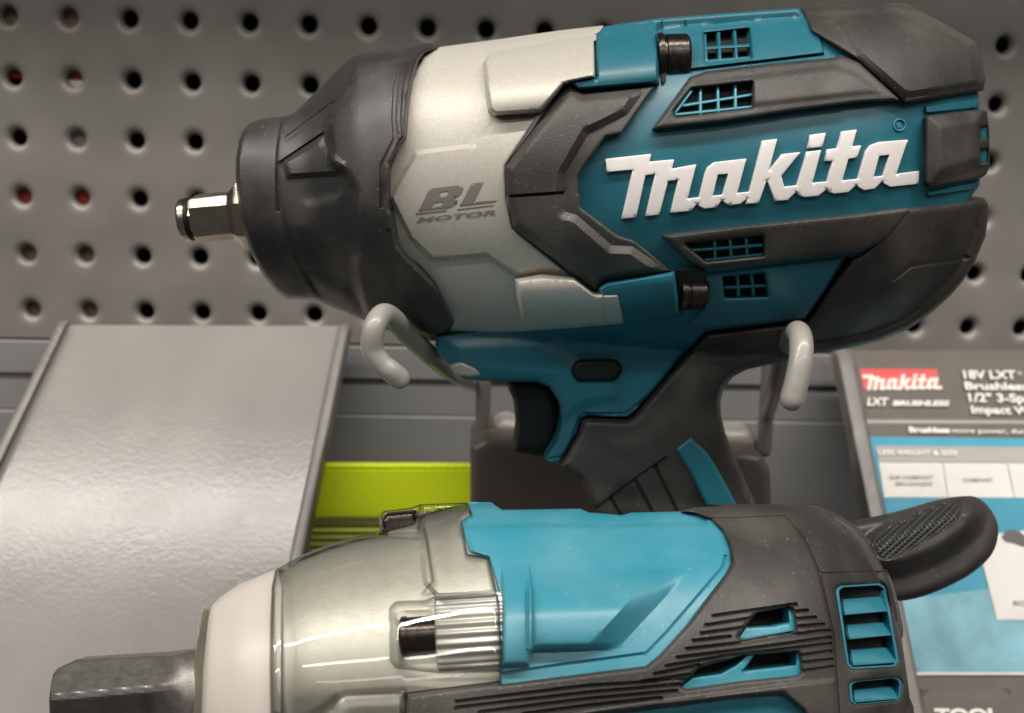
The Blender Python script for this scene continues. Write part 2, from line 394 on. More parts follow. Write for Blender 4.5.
# anvil (half inch square drive)
a0 = U.P(np.array(262.), np.array(212.)); a1 = U.P(np.array(172.), np.array(221.)); ax = (a1-a0)/np.linalg.norm(a1-a0)
rr = .0064; ro = math.radians(6)
prism_axis('drive_shank', a0, a1, [(0, chsq(.0098, .005, ro)), (.0050, chsq(.0098, .0050, ro)), (.0060, chsq(.0092, .0044, ro)), (.0085, chsq(rr, .0022, ro)), (.0186, chsq(rr, .0021, ro)), (.0195, chsq(rr*.97, .0021, ro)), (.0197, chsq(rr*.86, .0035, ro)), (.0210, chsq(rr*.86, .0035, ro))], STEEL, wr)
prism_axis('retaining_ring', a0+ax*.0203, a1+ax*.02, [(0, circ(.0060)), (.0002, circ(.0064)), (.0010, circ(.0064)), (.0012, circ(.006))], BLK, wr)
prism_axis('drive_tip', a0+ax*.0213, a1+ax*.02, [(0, circ(.0058)), (.0003, circ(.0063)), (.0018, circ(.0063)), (.0025, circ(.0057)), (.0026, circ(.002))], STEEL, wr)
# rubber nose boot
boot = A1((262, 650), (257, 600), (258, 540), (268, 480), (285, 440), (305, 418), (340, 405), (430, 395), (452, 385), (480, 360), (540, 300), (600, 240), (650, 195), (690, 182), (730, 172), (820, 156), (895, 146), (925, 152), (945, 165), (900, 180), (878, 210), (862, 260), (850, 330), (843, 400), (838, 468), (812, 500), (785, 555), (782, 610), (786, 713)) + \
    A2((790, 60), (800, 130), (812, 215), (832, 250), (890, 290), (935, 345), (965, 410), (1000, 482), (985, 512), (945, 530), (935, 548), (900, 545), (800, 520), (750, 500), (690, 473), (600, 438), (540, 413), (500, 408), (430, 405), (395, 380), (350, 325), (310, 250), (282, 165), (266, 80))
rim = A1((262, 655), (257, 600), (258, 540), (268, 480), (285, 440), (305, 418), (340, 405), (425, 396), (412, 440), (402, 520), (400, 600), (402, 713)) + A2((408, 60), (430, 160), (465, 270), (510, 350), (560, 410), (500, 408), (430, 405), (395, 380), (350, 325), (310, 250), (282, 165), (266, 80))
collar = A1((650, 640), (625, 600), (570, 560), (560, 470), (556, 420), (570, 380), (640, 290), (652, 180), (730, 150), (895, 130), (960, 150), (890, 210), (862, 330), (850, 468), (800, 560), (795, 700)) + A2((800, 100), (825, 215), (860, 260), (950, 345), (1015, 482), (960, 570), (760, 525), (690, 470), (660, 380), (640, 290), (655, 250), (650, 100), (655, 45))
lip = A1((885, 146), (960, 160), (900, 185), (862, 260), (843, 400), (838, 470), (812, 500), (785, 555), (782, 700), (788, 780), (765, 780), (755, 700), (757, 600), (775, 540), (820, 470), (815, 400), (820, 300), (840, 200), (870, 155))
def HBoot(X, Y):
    h = HU0(X, Y); return h
relief('nose_boot', boot, U, RUBN, wr, HBoot, T=.0022, bev=(6, .003), step=2.6, mirror=True, feats=[
    raised(rim, .0018, 3.0, 'lin'), raised(collar, .0042, 9, 'sm'), raised(lip, .0012, 4, 'round'),
    raised(A1((410, 545), (550, 455), (560, 490), (640, 560), (600, 600), (430, 610)), .0016, 6),
    groove(A1((412, 552), (552, 458)), 2.6, .0012), groove(A1((430, 470), (590, 350)), 2.5, .0007),
    raised(A2((470, 290), (500, 300), (640, 350), (690, 450), (600, 420), (540, 400)), .0016, 9),
    raised(A2((470, 60), (630, 30), (640, 260), (520, 250), (450, 160)), .0010, 14, 'sm'),
    groove(A1((822, 210), (800, 300), (795, 400), (800, 470), (755, 560), (755, 700)), 3, .0006)])
# silver gear housing
silv = [(424, 57), (440, 47), (500, 39), (560, 30.5), (603, 25.5)] + A3((685, 125), (658, 140), (662, 262), (575, 280), (465, 402), (357, 565), (362, 640)) + \
    A4((362, 60), (383, 165), (655, 385), (742, 380), (760, 487), (600, 505), (440, 516), (280, 524), (140, 532)) + [(436, 330), (440, 318), (420, 285), (398, 250), (388, 215), (384, 180), (394, 155), (401, 120), (408, 85)]
bossT = A3((283, 210), (300, 182), (690, 110), (700, 262), (560, 290), (480, 385), (320, 395), (298, 375), (288, 300))
bossB = A4((388, 335), (480, 318), (600, 330), (665, 382), (760, 378), (775, 487), (440, 512), (410, 480), (395, 400))
plate = A3((-60, 713), (-10, 620), (50, 512), (235, 488), (310, 405), (330, 396), (485, 386), (562, 292), (662, 264), (720, 262), (720, 713)) + A4((720, 350), (640, 345), (590, 320), (480, 314), (388, 328), (290, 262), (110, 277), (30, 200), (-40, 60))
relief('gear_housing', silv, U, SILV, wr, HU0, T=.0004, bev=(3, .0014), step=2.6, mirror=True, feats=[
    cyl(bossT, (486, 88), (600, 74), 39, .0085, 5), cyl(bossB, (515, 306), (625, 299), 33, .0085, 5), raised(plate, .0020, 4.5, 'lin'),
    groove(A3((597, 140), (600, 215)), 1.5, .0003), groove(A4((690, 385), (700, 490)), 1.5, .0003)])
# teal motor housing and trigger bridge
teal = A5((150, 90), (328, 63), (600, 42), (812, 27), (835, 60), (1000, 62)) + [(905, 18), (960, 45), (976, 70), (979, 100), (981, 150), (980, 185), (965, 205), (930, 240), (880, 262)] + A7((975, 262), (900, 380), (835, 475), (495, 515), (405, 608), (320, 713)) + \
    B1((850, 140), (720, 288), (700, 298), (565, 292), (545, 303), (533, 350), (505, 400), (475, 448), (450, 460), (425, 440), (465, 372), (480, 310), (474, 250), (440, 195), (400, 178), (200, 172), (150, 168), (118, 150), (90, 112), (55, 70), (52, 30)) + \
    A4((128, 525), (300, 505), (500, 490), (600, 470), (680, 460), (640, 385), (500, 300), (420, 240), (420, 60)) + A3((430, 600), (520, 400), (570, 290), (600, 262), (645, 255), (640, 130), (680, 105))
clampT = A5((120, 125), (150, 92), (330, 64), (334, 115), (338, 285), (60, 308), (25, 275), (122, 262))
clampB = A4((680, 400), (670, 365), (700, 345), (935, 308), (945, 390), (955, 462), (760, 492), (740, 440))
vT = rounded(V1((452, 95), (778, 58), (795, 275), (470, 300)), 2); 
vB = rounded(V2((590, 405), (885, 380), (910, 545), (605, 555)), 2)
lidT = A5((430, 240), (900, 185), (850, -30), (345, -20), (345, 120), (430, 130))
lidB = A7((490, 320), (965, 262), (900, 380), (830, 472), (500, 505), (420, 500), (490, 430))
relief('motor_housing', teal, U, TEAL, wr, HU(.0165), T=0, bev=(3.5, .0022), step=2.6, mirror=True, holes=[vT, vB], feats=[
    cyl(clampT, (600, 62), (660, 55), 33, .0080, 3.5), cyl(clampB, (620, 300), (680, 291), 31, .0085, 4), raised(lidT, .0012, 1.6), raised(lidB, .0010, 1.8),
    groove(A5((432, 238), (895, 183)), 1.6, .0014), groove(A7((492, 512), (835, 476), (975, 262)), 1.5, .0006),
    groove(B1((425, 440), (495, 430), (540, 300), (555, 285), (700, 285), (760, 235)), 2.0, .0006),
    raised(B1((60, 20), (400, 10), (560, 95), (690, 95), (700, 250), (560, 280), (480, 330), (440, 190), (200, 168), (100, 110)), .0015, 16, 'sm'),
    raised(A6((625, 360), (812, 332), (812, 368), (630, 386)), .0016, 1.5), raised(A6((632, 650), (815, 612), (812, 642), (636, 668)), .0016, 1.5),
    groove(A5((290, 88), (292, 108)), 1.0, .0004), groove(A5((425, 70), (427, 95)), 1.0, .0004)])
o = HU(.0165)
def vent(name, out, bars, d, parent, m=TEAL, H=HU0, wbar=2.9, T=0.0, label=None, vd=None):
    cx = np.mean([p[0] for p in out]); cy_ = np.mean([p[1] for p in out])
    big = [(cx+(x-cx)*1.06, cy_+(y-cy_)*1.06) for x, y in out]
    v_ = relief(name, big, U, VOID, parent, H, T=(T-d-.004 if vd is None else vd), bev=(1, .0001), step=3, back=.001)
    for (a, b) in bars:
        a = np.array(a); b = np.array(b); t = (b-a)/np.linalg.norm(b-a); n = np.array([-t[1], t[0]])*wbar/2
        relief('grille_bar', [a+n, b+n, b-n, a-n], U, m, v_, H, T=T-d*.15, bev=(1.0, .0004), step=2.5, back=.002)
    return v_
vent('vent', vT, [(V1((560, 80))[0], V1((572, 292))[0]), (V1((675, 70))[0], V1((690, 285))[0]), (V1((460, 200))[0], V1((785, 180))[0]), (V1((462, 100))[0], V1((474, 300))[0]), (V1((474, 293))[0], V1((790, 268))[0])], .0015, wr)
vent('vent', vB, [(V2((695, 395))[0], V2((705, 550))[0]), (V2((795, 388))[0], V2((812, 545))[0]), (V2((598, 485))[0], V2((900, 468))[0])], .0015, wr, H=HU(.0165))
# bolts
def bolt(ctr, h, L, r, ang):
    c = U.P(np.array(ctr[0]), np.array(ctr[1]), h); d = np.array([math.cos(ang), 0, math.sin(ang)]); A = c-d*L/2
    b = prism_axis('bolt', A, A+d, [(0, circ(r*1.0)), (.0008, circ(r*1.06)), (.0014, circ(r*1.06)), (.0016, circ(r*.93)), (.0022, circ(r*.93)), (.0024, circ(r)), (L-.0008, circ(r)), (L-.0002, circ(r*.93)), (L, circ(r*.7))], BOLT, wr, angle=25)
    return b
bolt((672.0, 58.5), .0295, .0085, .0062, .05); bolt((693.5, 293.0), .0375, .0072, .0045, .03)
relief('bolt_recess', rounded(A5((330, 118), (352, 108), (360, 275), (345, 285)), 1), U, VOID, wr, HU0, T=.0010, bev=(1, .0002), step=3, back=.002)
relief('bolt_recess', rounded(V2((262, 352), (470, 350), (462, 420), (455, 600), (300, 625), (275, 600)), 2), U, VOID, wr, HU(.0165), T=.0022, bev=(1, .0002), step=3, back=.002)
# black overmould
chev = A3((572, 282), (585, 290), (622, 318), (740, 306), (866, 292), (755, 452), (700, 462), (640, 545), (606, 600), (606, 660)) + A4((608, 20), (612, 92), (740, 190), (795, 206), (924, 310), (700, 345), (662, 372), (384, 166), (362, 40)) + A3((362, 640), (356, 568))
chin = A3((575, 284), (622, 320), (838, 300), (772, 390), (690, 432), (640, 455), (562, 590), (558, 640)) + A4((555, 50), (560, 108), (600, 118), (720, 222), (790, 225), (915, 310), (700, 345), (660, 372), (380, 164), (358, 40)) + A3((356, 568),)
relief('chevron_guard', rounded(chev, 2), U, RUB, wr, HU0, T=.0038, bev=(2.5, .0014), step=2.6, back=.006, feats=[
    raised(chin, .0019, 8), groove(A3((378, 666), (552, 654)), 1.8, .0010), groove(A4((380, 58), (552, 46)), 1.6, .0007)])
vU = rounded(V1((238, 655), (370, 488), (800, 440), (805, 628), (255, 690)), 1.5)
bandT = A5((315, 438), (445, 260), (500, 241), (720, 215), (940, 194)) + A6((340, 186), (405, 212), (552, 345), (530, 340), (400, 347), (200, 372), (0, 403)) + A5((560, 412),)
relief('upper_guard', rounded(bandT, 1.5), U, RUB, wr, HU0, T=.0040, bev=(3.5, .0022), step=2.6, back=.007, holes=[vU], feats=[raised(A5((360, 395), (460, 275), (930, 215))+A6((400, 240), (500, 320), (0, 375))+A5((560, 390),), .0008, 8, 'sm')])
vent('vent', vU, [(V1((432, 475))[0], V1((432, 680))[0]), (V1((555, 460))[0], V1((560, 665))[0]), (V1((680, 450))[0], V1((682, 650))[0]), (V1((300, 612))[0], V1((800, 532))[0]), (V1((246, 668))[0], V1((375, 495))[0]), (V1((248, 676))[0], V1((800, 618))[0])], .002, wr, T=.0030, m=TEALB, vd=.0005)
vL = rounded(A7((425, 216), (690, 190), (692, 256), (497, 276)), 1.5)
bandB = A7((350, 190), (600, 158), (1019, 116)) + A8((560, 96), (580, 100), (500, 200), (410, 245), (250, 258)) + A7((700, 278), (490, 302), (440, 280))
relief('lower_guard', rounded(bandB, 1.5), U, RUB, wr, HU0, T=.0036, bev=(3.5, .0020), step=2.6, back=.007, holes=[vL])
vent('vent', vL, [(A7((525, 205))[0], A7((528, 272))[0]), (A7((578, 200))[0], A7((583, 268))[0]), (A7((632, 195))[0], A7((637, 262))[0]), (A7((450, 240))[0], A7((690, 222))[0]), (A7((495, 274))[0], A7((690, 254))[0])], .002, wr, T=.0030, vd=.0005)
tcap = A6((208, 25), (300, 18), (420, 14), (540, 10), (572, 14), (690, 78), (800, 142), (822, 210), (834, 272), (826, 308), (700, 328), (566, 352), (555, 345), (400, 205), (240, 104), (226, 64))
relief('rear_top_cap', rounded(tcap, 2), U, RUB, wr, HU0, T=.0042, bev=(4, .0026), step=2.6, mirror=True, feats=[
    raised(A6((400, 195), (560, 335), (700, 315), (830, 290), (790, 150), (560, 40), (300, 40)), .0018, 7, 'lin')])
sl1 = rounded(CP((440, 258), (478, 255), (480, 322), (444, 325)), .8); sl2 = rounded(CP((442, 385), (480, 378), (482, 450), (446, 455)), .8)
scap = A6((631, 398), (640, 392), (820, 372), (838, 376), (846, 440), (848, 560), (838, 590), (815, 606), (645, 634), (633, 622))
relief('rear_side_cap', rounded(scap, 2), U, RUB, wr, HU0, T=.0046, bev=(3, .002), step=2.4, back=.03, holes=[sl1, sl2], feats=[
    raised(A6((640, 395), (830, 372), (846, 560), (645, 630)), .0028, 12)])
for s_ in (sl1, sl2):
    relief('clip_slot', s_, U, TEAL, wr, HU0, T=.0030, bev=(1, .0002), step=3, back=.002)
grip = A8((566, 88), (700, 76), (826, 58), (842, 80), (842, 130), (834, 190), (800, 272), (760, 338), (715, 392), (650, 452), (570, 508), (480, 545), (400, 565), (320, 580), (240, 592)) + \
    B2((600, 98), (495, 120), (430, 135), (385, 158), (355, 195), (341, 240), (343, 290), (358, 350), (390, 430), (425, 510), (460, 590), (480, 713), (490, 850), (200, 850), (50, 850)) + \
    B1((690, 800), (620, 680), (590, 612), (545, 515), (482, 466), (480, 450), (508, 398), (535, 350), (546, 306), (566, 297), (702, 302), (722, 292), (850, 145), (962, 12)) + A7((405, 614), (497, 520), (835, 480), (905, 380), (985, 265)) + A8((415, 240), (500, 170))
relief('rubber_grip', rounded(grip, 2), U, RUB, wr, HU(.0175), T=.0022, bev=(7, .008), step=2.8, mirror=True, feats=[
    groove(B1((608, 602), (700, 530), (830, 440)), 2.5, .0012), groove(B1((650, 575), (700, 660)), 2.2, .0012), groove(B1((735, 515), (790, 620)), 2.2, .0012), groove(B1((800, 465), (875, 620)), 2.2, .0012),
    groove(A8((515, 340), (545, 318), (575, 292), (770, 262)), 3, .0006),
    groove(B2((420, 500), (440, 590)), 2, .0008),
    raised(B1((590, 330), (700, 320), (800, 250), (960, 60), (1019, 200), (1000, 600), (600, 590)), .0015, 30, 'sm')])
relief('grip_insert', rounded(B2((188, 405), (240, 364), (300, 420), (350, 505), (400, 600), (430, 680), (330, 680), (290, 590), (240, 490)), 2), U, TEAL, wr, HU(.0175), T=.0052, bev=(3, .0014), step=2.6, back=.004)
relief('trigger', rounded(B1((285, 165), (400, 165), (460, 200), (482, 290), (470, 370), (425, 432), (315, 412), (326, 330), (318, 240)), 3), U, BLK, wr, lambda X, Y: 0*X+.0085, T=0, bev=(8, .006), step=3, mirror=True)
relief('direction_switch', rounded(B1((508, 138), (528, 100), (670, 98), (692, 135), (668, 176), (530, 178)), 10), U, BLK, wr, HU(.0165), T=.0035, bev=(5, .003), step=2.2, back=.006)
LENS = mat('clear_lens', (.35, .34, .32), .1, spec=1.0, coat=1)
relief('work_light', rounded(B1((95, 118), (140, 104), (195, 128), (212, 156), (170, 162), (125, 156)), 3), U, LENS, wr, HU(.0165), T=.0012, bev=(4, .002), step=2.2, back=.004)
# lettering
LG = L1((33, 232), (303, 202), (295, 248), (440, 235), (428, 290), (572, 265), (520, 468), (590, 460), (622, 325), (638, 285), (680, 252), (870, 230), (815, 435), (888, 428)) + \
    L2((72, 175), (155, 165), (108, 345), (185, 252), (288, 240), (178, 375), (195, 438), (268, 430), (325, 238), (405, 228), (355, 415), (440, 408), (470, 290), (428, 290), (442, 225), (497, 218), (525, 122), (607, 112), (583, 207), (632, 202), (610, 270), (560, 278), (525, 402), (615, 393), (638, 300), (660, 235), (690, 200), (740, 182), (898, 170), (832, 365), (962, 348), (960, 420), (800, 438), (765, 420), (755, 402), (710, 448), (650, 457), (620, 440), (608, 423), (560, 468), (480, 477), (450, 465), (440, 447), (390, 489), (310, 496), (280, 485), (265, 463), (215, 512), (145, 519), (97, 395), (50, 529)) + \
    L1((865, 500), (880, 462), (835, 498), (770, 508), (740, 490), (727, 472), (690, 520), (620, 527), (590, 512), (580, 493), (540, 540), (420, 552), (465, 355), (405, 362), (352, 563), (272, 572), (328, 322), (270, 328), (215, 578), (130, 587), (195, 295), (40, 310))
LGH = [L1((700, 325), (762, 320), (730, 445), (670, 452)), L2((735, 262), (793, 255), (757, 375), (703, 382))]
LGI = L2((345, 142), (432, 130), (412, 210), (330, 218))
relief('lettering', LG, U, WHITE, wr, HU0, T=.0012, bev=(.7, .0002), holes=LGH, step=3.5, back=.0016, angle=30)
relief('lettering', LGI, U, WHITE, wr, HU0, T=.0012, bev=(1.0, .0003), step=3.5, back=.0016, angle=30)
# registered mark
rc = L2((852, 85))[0]
def ringpoly(c, r, n=24): return [(c[0]+r*math.cos(2*math.pi*k/n), c[1]+r*math.sin(2*math.pi*k/n)) for k in range(n)]
relief('registered_mark', ringpoly(rc, 6.4), U, TEALB, wr, HU0, T=.0005, bev=(.6, .0002), holes=[ringpoly(rc, 5.0)], step=2, back=.001)
# printed text bent onto a surface
def text_polys(s, shear=0.0, bold=.0):
    cu = bpy.data.curves.new('t', 'FONT'); cu.body = s; cu.size = 1; cu.shear = shear; cu.offset = bold; cu.resolution_u = 3; cu.fill_mode = 'FRONT'
    ob = bpy.data.objects.new('t', cu); C.collection.objects.link(ob); dg = bpy.context.evaluated_depsgraph_get(); dg.update()
    me = bpy.data.meshes.new_from_object(ob.evaluated_get(dg)); V = np.array([v.co[:] for v in me.vertices]); Fs = [tuple(p.vertices) for p in me.polygons]
    bpy.data.objects.remove(ob); bpy.data.curves.remove(cu); bpy.data.meshes.remove(me); return V, Fs
def text_on(name, s, p0, p1, height, pointfn, m, parent, shear=0.0, bold=.02, up=None):
    """lay text so its baseline runs p0 -> p1 (drawing units), cap height given; pointfn maps drawing coords to 3D"""
    V, Fs = text_polys(s, shear, bold); 
    p0 = np.array(p0, float); p1 = np.array(p1, float); wd = V[:, 0].max()-V[:, 0].min(); cap = .70
    ex = (p1-p0)/wd; d = (p1-p0)/np.linalg.norm(p1-p0); ey = (np.array([d[1], -d[0]]) if up is None else np.array(up))*height/cap
    X = p0[0]+(V[:, 0]-V[:, 0].min())*ex[0]+V[:, 1]*ey[0]; Y = p0[1]+(V[:, 0]-V[:, 0].min())*ex[1]+V[:, 1]*ey[1]
    P = pointfn(X, Y); n0 = len(P)
    return mesh(name, P, Fs, m, parent, 0)
onU = lambda extra: (lambda X, Y: U.P(X, Y, HU0(X, Y)+extra))
TK = lambda *p: Z(400, 170, 8.533, p)
def flat(name, poly, fn, m, parent): P = fn(np.array([p[0] for p in poly]), np.array([p[1] for p in poly])); return mesh(name, P, [tuple(range(len(poly)))[::-1]], m, parent)
ps = onU(.0004+.0020+.0001)
BLp = TK((158, 350), (250, 158), (480, 130), (520, 132), (540, 155), (530, 190), (500, 225), (460, 240), (490, 258), (485, 285), (450, 310), (400, 325), (250, 340))
relief('lettering', BLp, U, GREYP, wr, HU0, T=.0004+.0020+.00012, bev=(.3, .00003), step=3, back=.0003, holes=[TK((345, 190), (400, 182), (415, 195), (395, 222), (330, 232)), TK((292, 280), (350, 272), (370, 285), (345, 308), (272, 318))])
relief('lettering', TK((510, 308), (610, 112), (715, 100), (632, 270), (830, 256), (815, 272), (560, 302)), U, GREYP, wr, HU0, T=.0004+.0020+.00012, bev=(.3, .00003), step=3, back=.0003)
for q in (TK((140, 365), (400, 340), (395, 352), (135, 380)), TK((490, 332), (800, 296), (790, 306), (488, 342))):
    relief('underline', q, U, GREYP, wr, HU0, T=.0004+.0020+.00012, bev=(.3, .00003), step=3, back=.0003)
text_on('lettering', 'MOTOR', TK((138, 450))[0], TK((818, 382))[0], 4.7, ps, GREYP, wr, 0.25, .03)
text_on('lettering', 'R', L2((838, 100))[0], L2((864, 97))[0], 4.4, onU(.0006), TEALB, wr, 0, .03)
# ------------------------------------------------------------------ LOWER TOOL
na = math.radians(24)
Lf = Frame(at_depth(np.array(520.), np.array(690.), .228), (0, -math.cos(na), math.sin(na)))
tl = math.radians(-4.0); lc, ls = math.cos(tl), math.sin(tl)
def rotl(x, y): return (x-500)*lc+(y-700)*ls, -(x-500)*ls+(y-700)*lc
topL = [(60, 640), (185, 640), (190, 608), (205, 600), (235, 578), (272, 564), (300, 549), (340, 536), (400, 520), (470, 503), (600, 506), (700, 503), (790, 503), (830, 512), (862, 545), (885, 590), (905, 640), (920, 700)]
tL = np.array([rotl(*p) for p in topL])
tL = smoothprof(tL, 12)
def HL(floor=0.0, k=.92, p=2.1):
    def f(X, Y):
        u, v = rotl(X, Y); t = np.interp(u, tL[:, 0], tL[:, 1]); half = -t+0.0; half = np.maximum(half, 30)
        s = np.clip(np.abs(v/half), 0, 1); D = np.minimum(half, 185)*.00024*k
        e = np.clip((u-250)/190, 0, 1); D = D*np.sqrt(np.clip(1-e**3*.93, .03, 1))
        return np.maximum(D*(1-s**p)**(1/p), floor)
    return f
HL0 = HL()
lt = thing('impact_driver', Lf.P(np.array(560.), np.array(700.)), 'bright teal and black impact tool with clear nose cover nearest the camera', 'power tool')
def mir(poly):                                       # mirror drawing points about the tool's own axis
    out = []
    for x, y in poly:
        u, v = rotl(x, y); v = -v; out.append((500+u*lc-v*ls, 700+u*ls+v*lc))
    return out
# hammer-forged square output
an = [(49, 700), (50, 690), (53, 674), (58, 668), (76, 659.5), (150, 655.5), (172, 655.5), (196, 650), (200, 700), (200, 760), (170, 752), (75, 750), (58, 742), (50, 728)]
def HAN(X, Y):
    yl = 696.5-(X-60)*.085; v = Y-yl
    h = .0135-np.where(v < -3, (-v-3)*.00026, np.where(v > 3.5, (v-3.5)*.00020, 0))
    cone = np.clip((X-150)/35, 0, 1); hc = .0165*np.sqrt(np.clip(1-((Y-700)/62)**2, .02, 1))
    b = cone*cone*(3-2*cone); return h*(1-b)+hc*b
relief('square_drive', an, Lf, STEELD, lt, HAN, T=0, bev=(2.5, .0012), step=2.2, mirror=True, angle=20)
wsh = B3((575, 365), (600, 360), (640, 420), (640, 800), (600, 1000), (545, 1000), (535, 860), (535, 713), (541, 600), (553, 500))
relief('washer', wsh, Lf, WASH, lt, HL0, T=-.0055, bev=(2, .0012), step=3, mirror=True)
col = B3((590, 455), (597, 395), (605, 358), (640, 322), (700, 282), (760, 257), (830, 228), (850, 300), (850, 713), (850, 1030)) + mir(B3((700, 282), (605, 358))) + B3((585, 860), (574, 713), (580, 560))
relief('nose_collar', col, Lf, WPL, lt, HL0, T=-.0010, bev=(5, .003), step=3, mirror=True)
# silver hammer case (seen through the clear cover)
case = B4((112, 713), (115, 400), (118, 265), (138, 244), (200, 206), (300, 167), (400, 138), (490, 122)) + B4((510, 70), (600, 40), (765, 32), (800, 80), (860, 195), (890, 350), (900, 620), (900, 720), (900, 1180)) + mir(B4((490, 122), (300, 167), (138, 244)))
case = [(x, y) for x, y in case]
relief('hammer_case', case, Lf, mat('pale_silver_paint', (.48, .46, .41), .40, metal=.4, grain=.2, gs=3000, var=.05, vs=300), lt, HL0, T=-.0022, bev=(3, .002), step=3, mirror=True, feats=[
    raised(B4((600, 150), (640, 110), (900, 120), (900, 330), (660, 330), (610, 280)), .0016, 5), groove(B4((130, 230), (128, 713)), 4, .0012),
    raised(B4((250, 713), (340, 640), (560, 630), (560, 900), (200, 900)), .0022, 8, 'sm'), raised(B4((-20, 800), (230, 710), (330, 640), (340, 900)), -.0008, 6, 'sm')])
# ribbed screw boss and dark screw under the cover
RIBM = mat('ribbed_metal', (.62, .60, .56), .40, metal=.55)
rcirc = [((.0086+.00028*math.cos(26*2*math.pi*k/260))*math.cos(2*math.pi*k/260), (.0086+.00028*math.cos(26*2*math.pi*k/260))*math.sin(2*math.pi*k/260)) for k in range(260)]
b0, b1 = Lf.P(np.array(436.5), np.array(634.5), .0338), Lf.P(np.array(503.), np.array(630.), .0338)
prism_axis('ribbed_boss', b0, b1, [(0, [(a*.95, b*.95) for a, b in rcirc]), (.0004, rcirc), (np.linalg.norm(b1-b0), rcirc)], RIBM, lt, angle=60)
b0, b1 = Lf.P(np.array(400.), np.array(636.5), .0378), Lf.P(np.array(438.), np.array(634.), .0378)
prism_axis('screw', b0, b1, [(0, circ(.0036)), (.0004, circ(.0042)), (.0016, circ(.0042)), (.0017, circ(.0040)), (np.linalg.norm(b1-b0), circ(.0040))], BOLT, lt, angle=30)
scr2 = rounded(B4((470, 65), (490, 42), (590, 32), (592, 108), (475, 115)), 2)
relief('screw', scr2, Lf, BOLT, lt, lambda X, Y: 0*X+.0110, T=0, bev=(5, .004), step=2, mirror=True)
# clear cover: thin moulded shell
m = bpy.data.materials.new('clear_polycarbonate'); m.use_nodes = True; nt = m.node_tree; nt.nodes.clear()
out = nt.nodes.new('ShaderNodeOutputMaterial'); tr = nt.nodes.new('ShaderNodeBsdfTransparent'); gl = nt.nodes.new('ShaderNodeBsdfGlossy'); gl.inputs['Roughness'].default_value = .03
fr_ = nt.nodes.new('ShaderNodeFresnel'); fr_.inputs[0].default_value = 1.55; mx = nt.nodes.new('ShaderNodeMixShader'); lw = nt.nodes.new('ShaderNodeLayerWeight'); lw.inputs[0].default_value = .35
rp = nt.nodes.new('ShaderNodeValToRGB'); rp.color_ramp.elements[0].color = (.97, .98, .96, 1); rp.color_ramp.elements[1].color = (.16, .22, .21, 1); rp.color_ramp.elements[1].position = .85; rp.color_ramp.elements[0].position = .15
nt.links.new(lw.outputs['Facing'], rp.inputs[0]); nt.links.new(rp.outputs[0], tr.inputs[0])
nt.links.new(fr_.outputs[0], mx.inputs[0]); nt.links.new(tr.outputs[0], mx.inputs[1]); nt.links.new(gl.outputs[0], mx.inputs[2])
tcn = nt.nodes.new('ShaderNodeTexCoord'); nz = nt.nodes.new('ShaderNodeTexNoise'); nz.inputs['Scale'].default_value = 90; bp = nt.nodes.new('ShaderNodeBump'); bp.inputs['Strength'].default_value = .1; bp.inputs['Distance'].default_value = .0006
nt.links.new(tcn.outputs['Object'], nz.inputs['Vector']); nt.links.new(nz.outputs[0], bp.inputs['Height']); nt.links.new(bp.outputs[0], gl.inputs['Normal'])
nt.links.new(mx.outputs[0], out.inputs['Surface']); CLEAR = m
cov = B4((100, 713), (98, 560), (100, 400), (105, 290), (118, 232), (200, 187), (300, 147), (400, 119), (468, 107), (464, 55), (480, 36), (570, 26), (602, 14), (762, 8), (778, 48), (742, 70), (762, 180), (832, 190), (870, 345), (878, 500), (872, 612), (700, 634), (560, 652), (556, 713), (556, 1100), (400, 1230)) + mir(B4((300, 147), (118, 232)))
scrH = rounded(B4((498, 360), (520, 338), (620, 335), (655, 320), (880, 312), (885, 575), (660, 580), (520, 565), (500, 540)), 3)
coverrim = B4((95, 713), (95, 240), (130, 225), (145, 260), (140, 713))
relief('clear_cover', rounded(cov, 1.5), Lf, CLEAR, lt, HL0, T=.0010, bev=(4, .0025), step=2.8, back=.006, feats=[
    raised(scrH, .0062, 9, 'round'), raised(coverrim, .0012, 4, 'round'),
    raised(B4((600, 0), (640, 270), (600, 320), (900, 320), (900, 0)), .0016, 3, 'sm'), raised(B4((462, 0), (605, 0), (600, 110), (462, 112)), .0035, 5, 'round'),
    raised(B4((250, 713), (340, 632), (560, 622), (600, 900), (200, 900)), .0018, 5, 'sm')])
# teal rear housing
th_ = B5((96, 6), (172, 8), (192, 22), (208, 33), (350, 31), (470, 29), (500, 42), (560, 46), (610, 51), (640, 42), (810, 38), (860, 44), (920, 72), (955, 115), (975, 165), (978, 215), (965, 245), (900, 330), (830, 425), (740, 530), (700, 562), (690, 760), (1200, 700), (1400, 800), (1400, 1200), (200, 1250), (198, 900), (200, 620), (202, 500), (204, 345), (186, 270), (163, 192), (98, 172), (70, 70), (104, 50))
barr = B5((205, 210), (300, 210), (312, 300), (312, 500), (300, 556), (205, 560))
tub = B5((290, 225), (340, 225), (580, 225), (690, 230), (850, 230), (750, 350), (620, 490), (560, 500), (340, 505), (295, 510))
scoop = B5((800, 270), (700, 305), (610, 350), (570, 400), (575, 450), (600, 488), (660, 430), (740, 345))
dg_ = B5((800, 275), (600, 492))
def tubcut(X, Y, base=cyl(tub, (530, 617), (660, 611), 46, .0055, 8, True)):
    (ax_, ay_), (bx_, by_) = dg_; L = math.hypot(bx_-ax_, by_-ay_); d = ((bx_-ax_)*(Y-ay_)-(by_-ay_)*(X-ax_))/L
    return base(X, Y)*np.clip(d/24, 0, 1)
tubcut.g = (dg_, False, [0, 24])
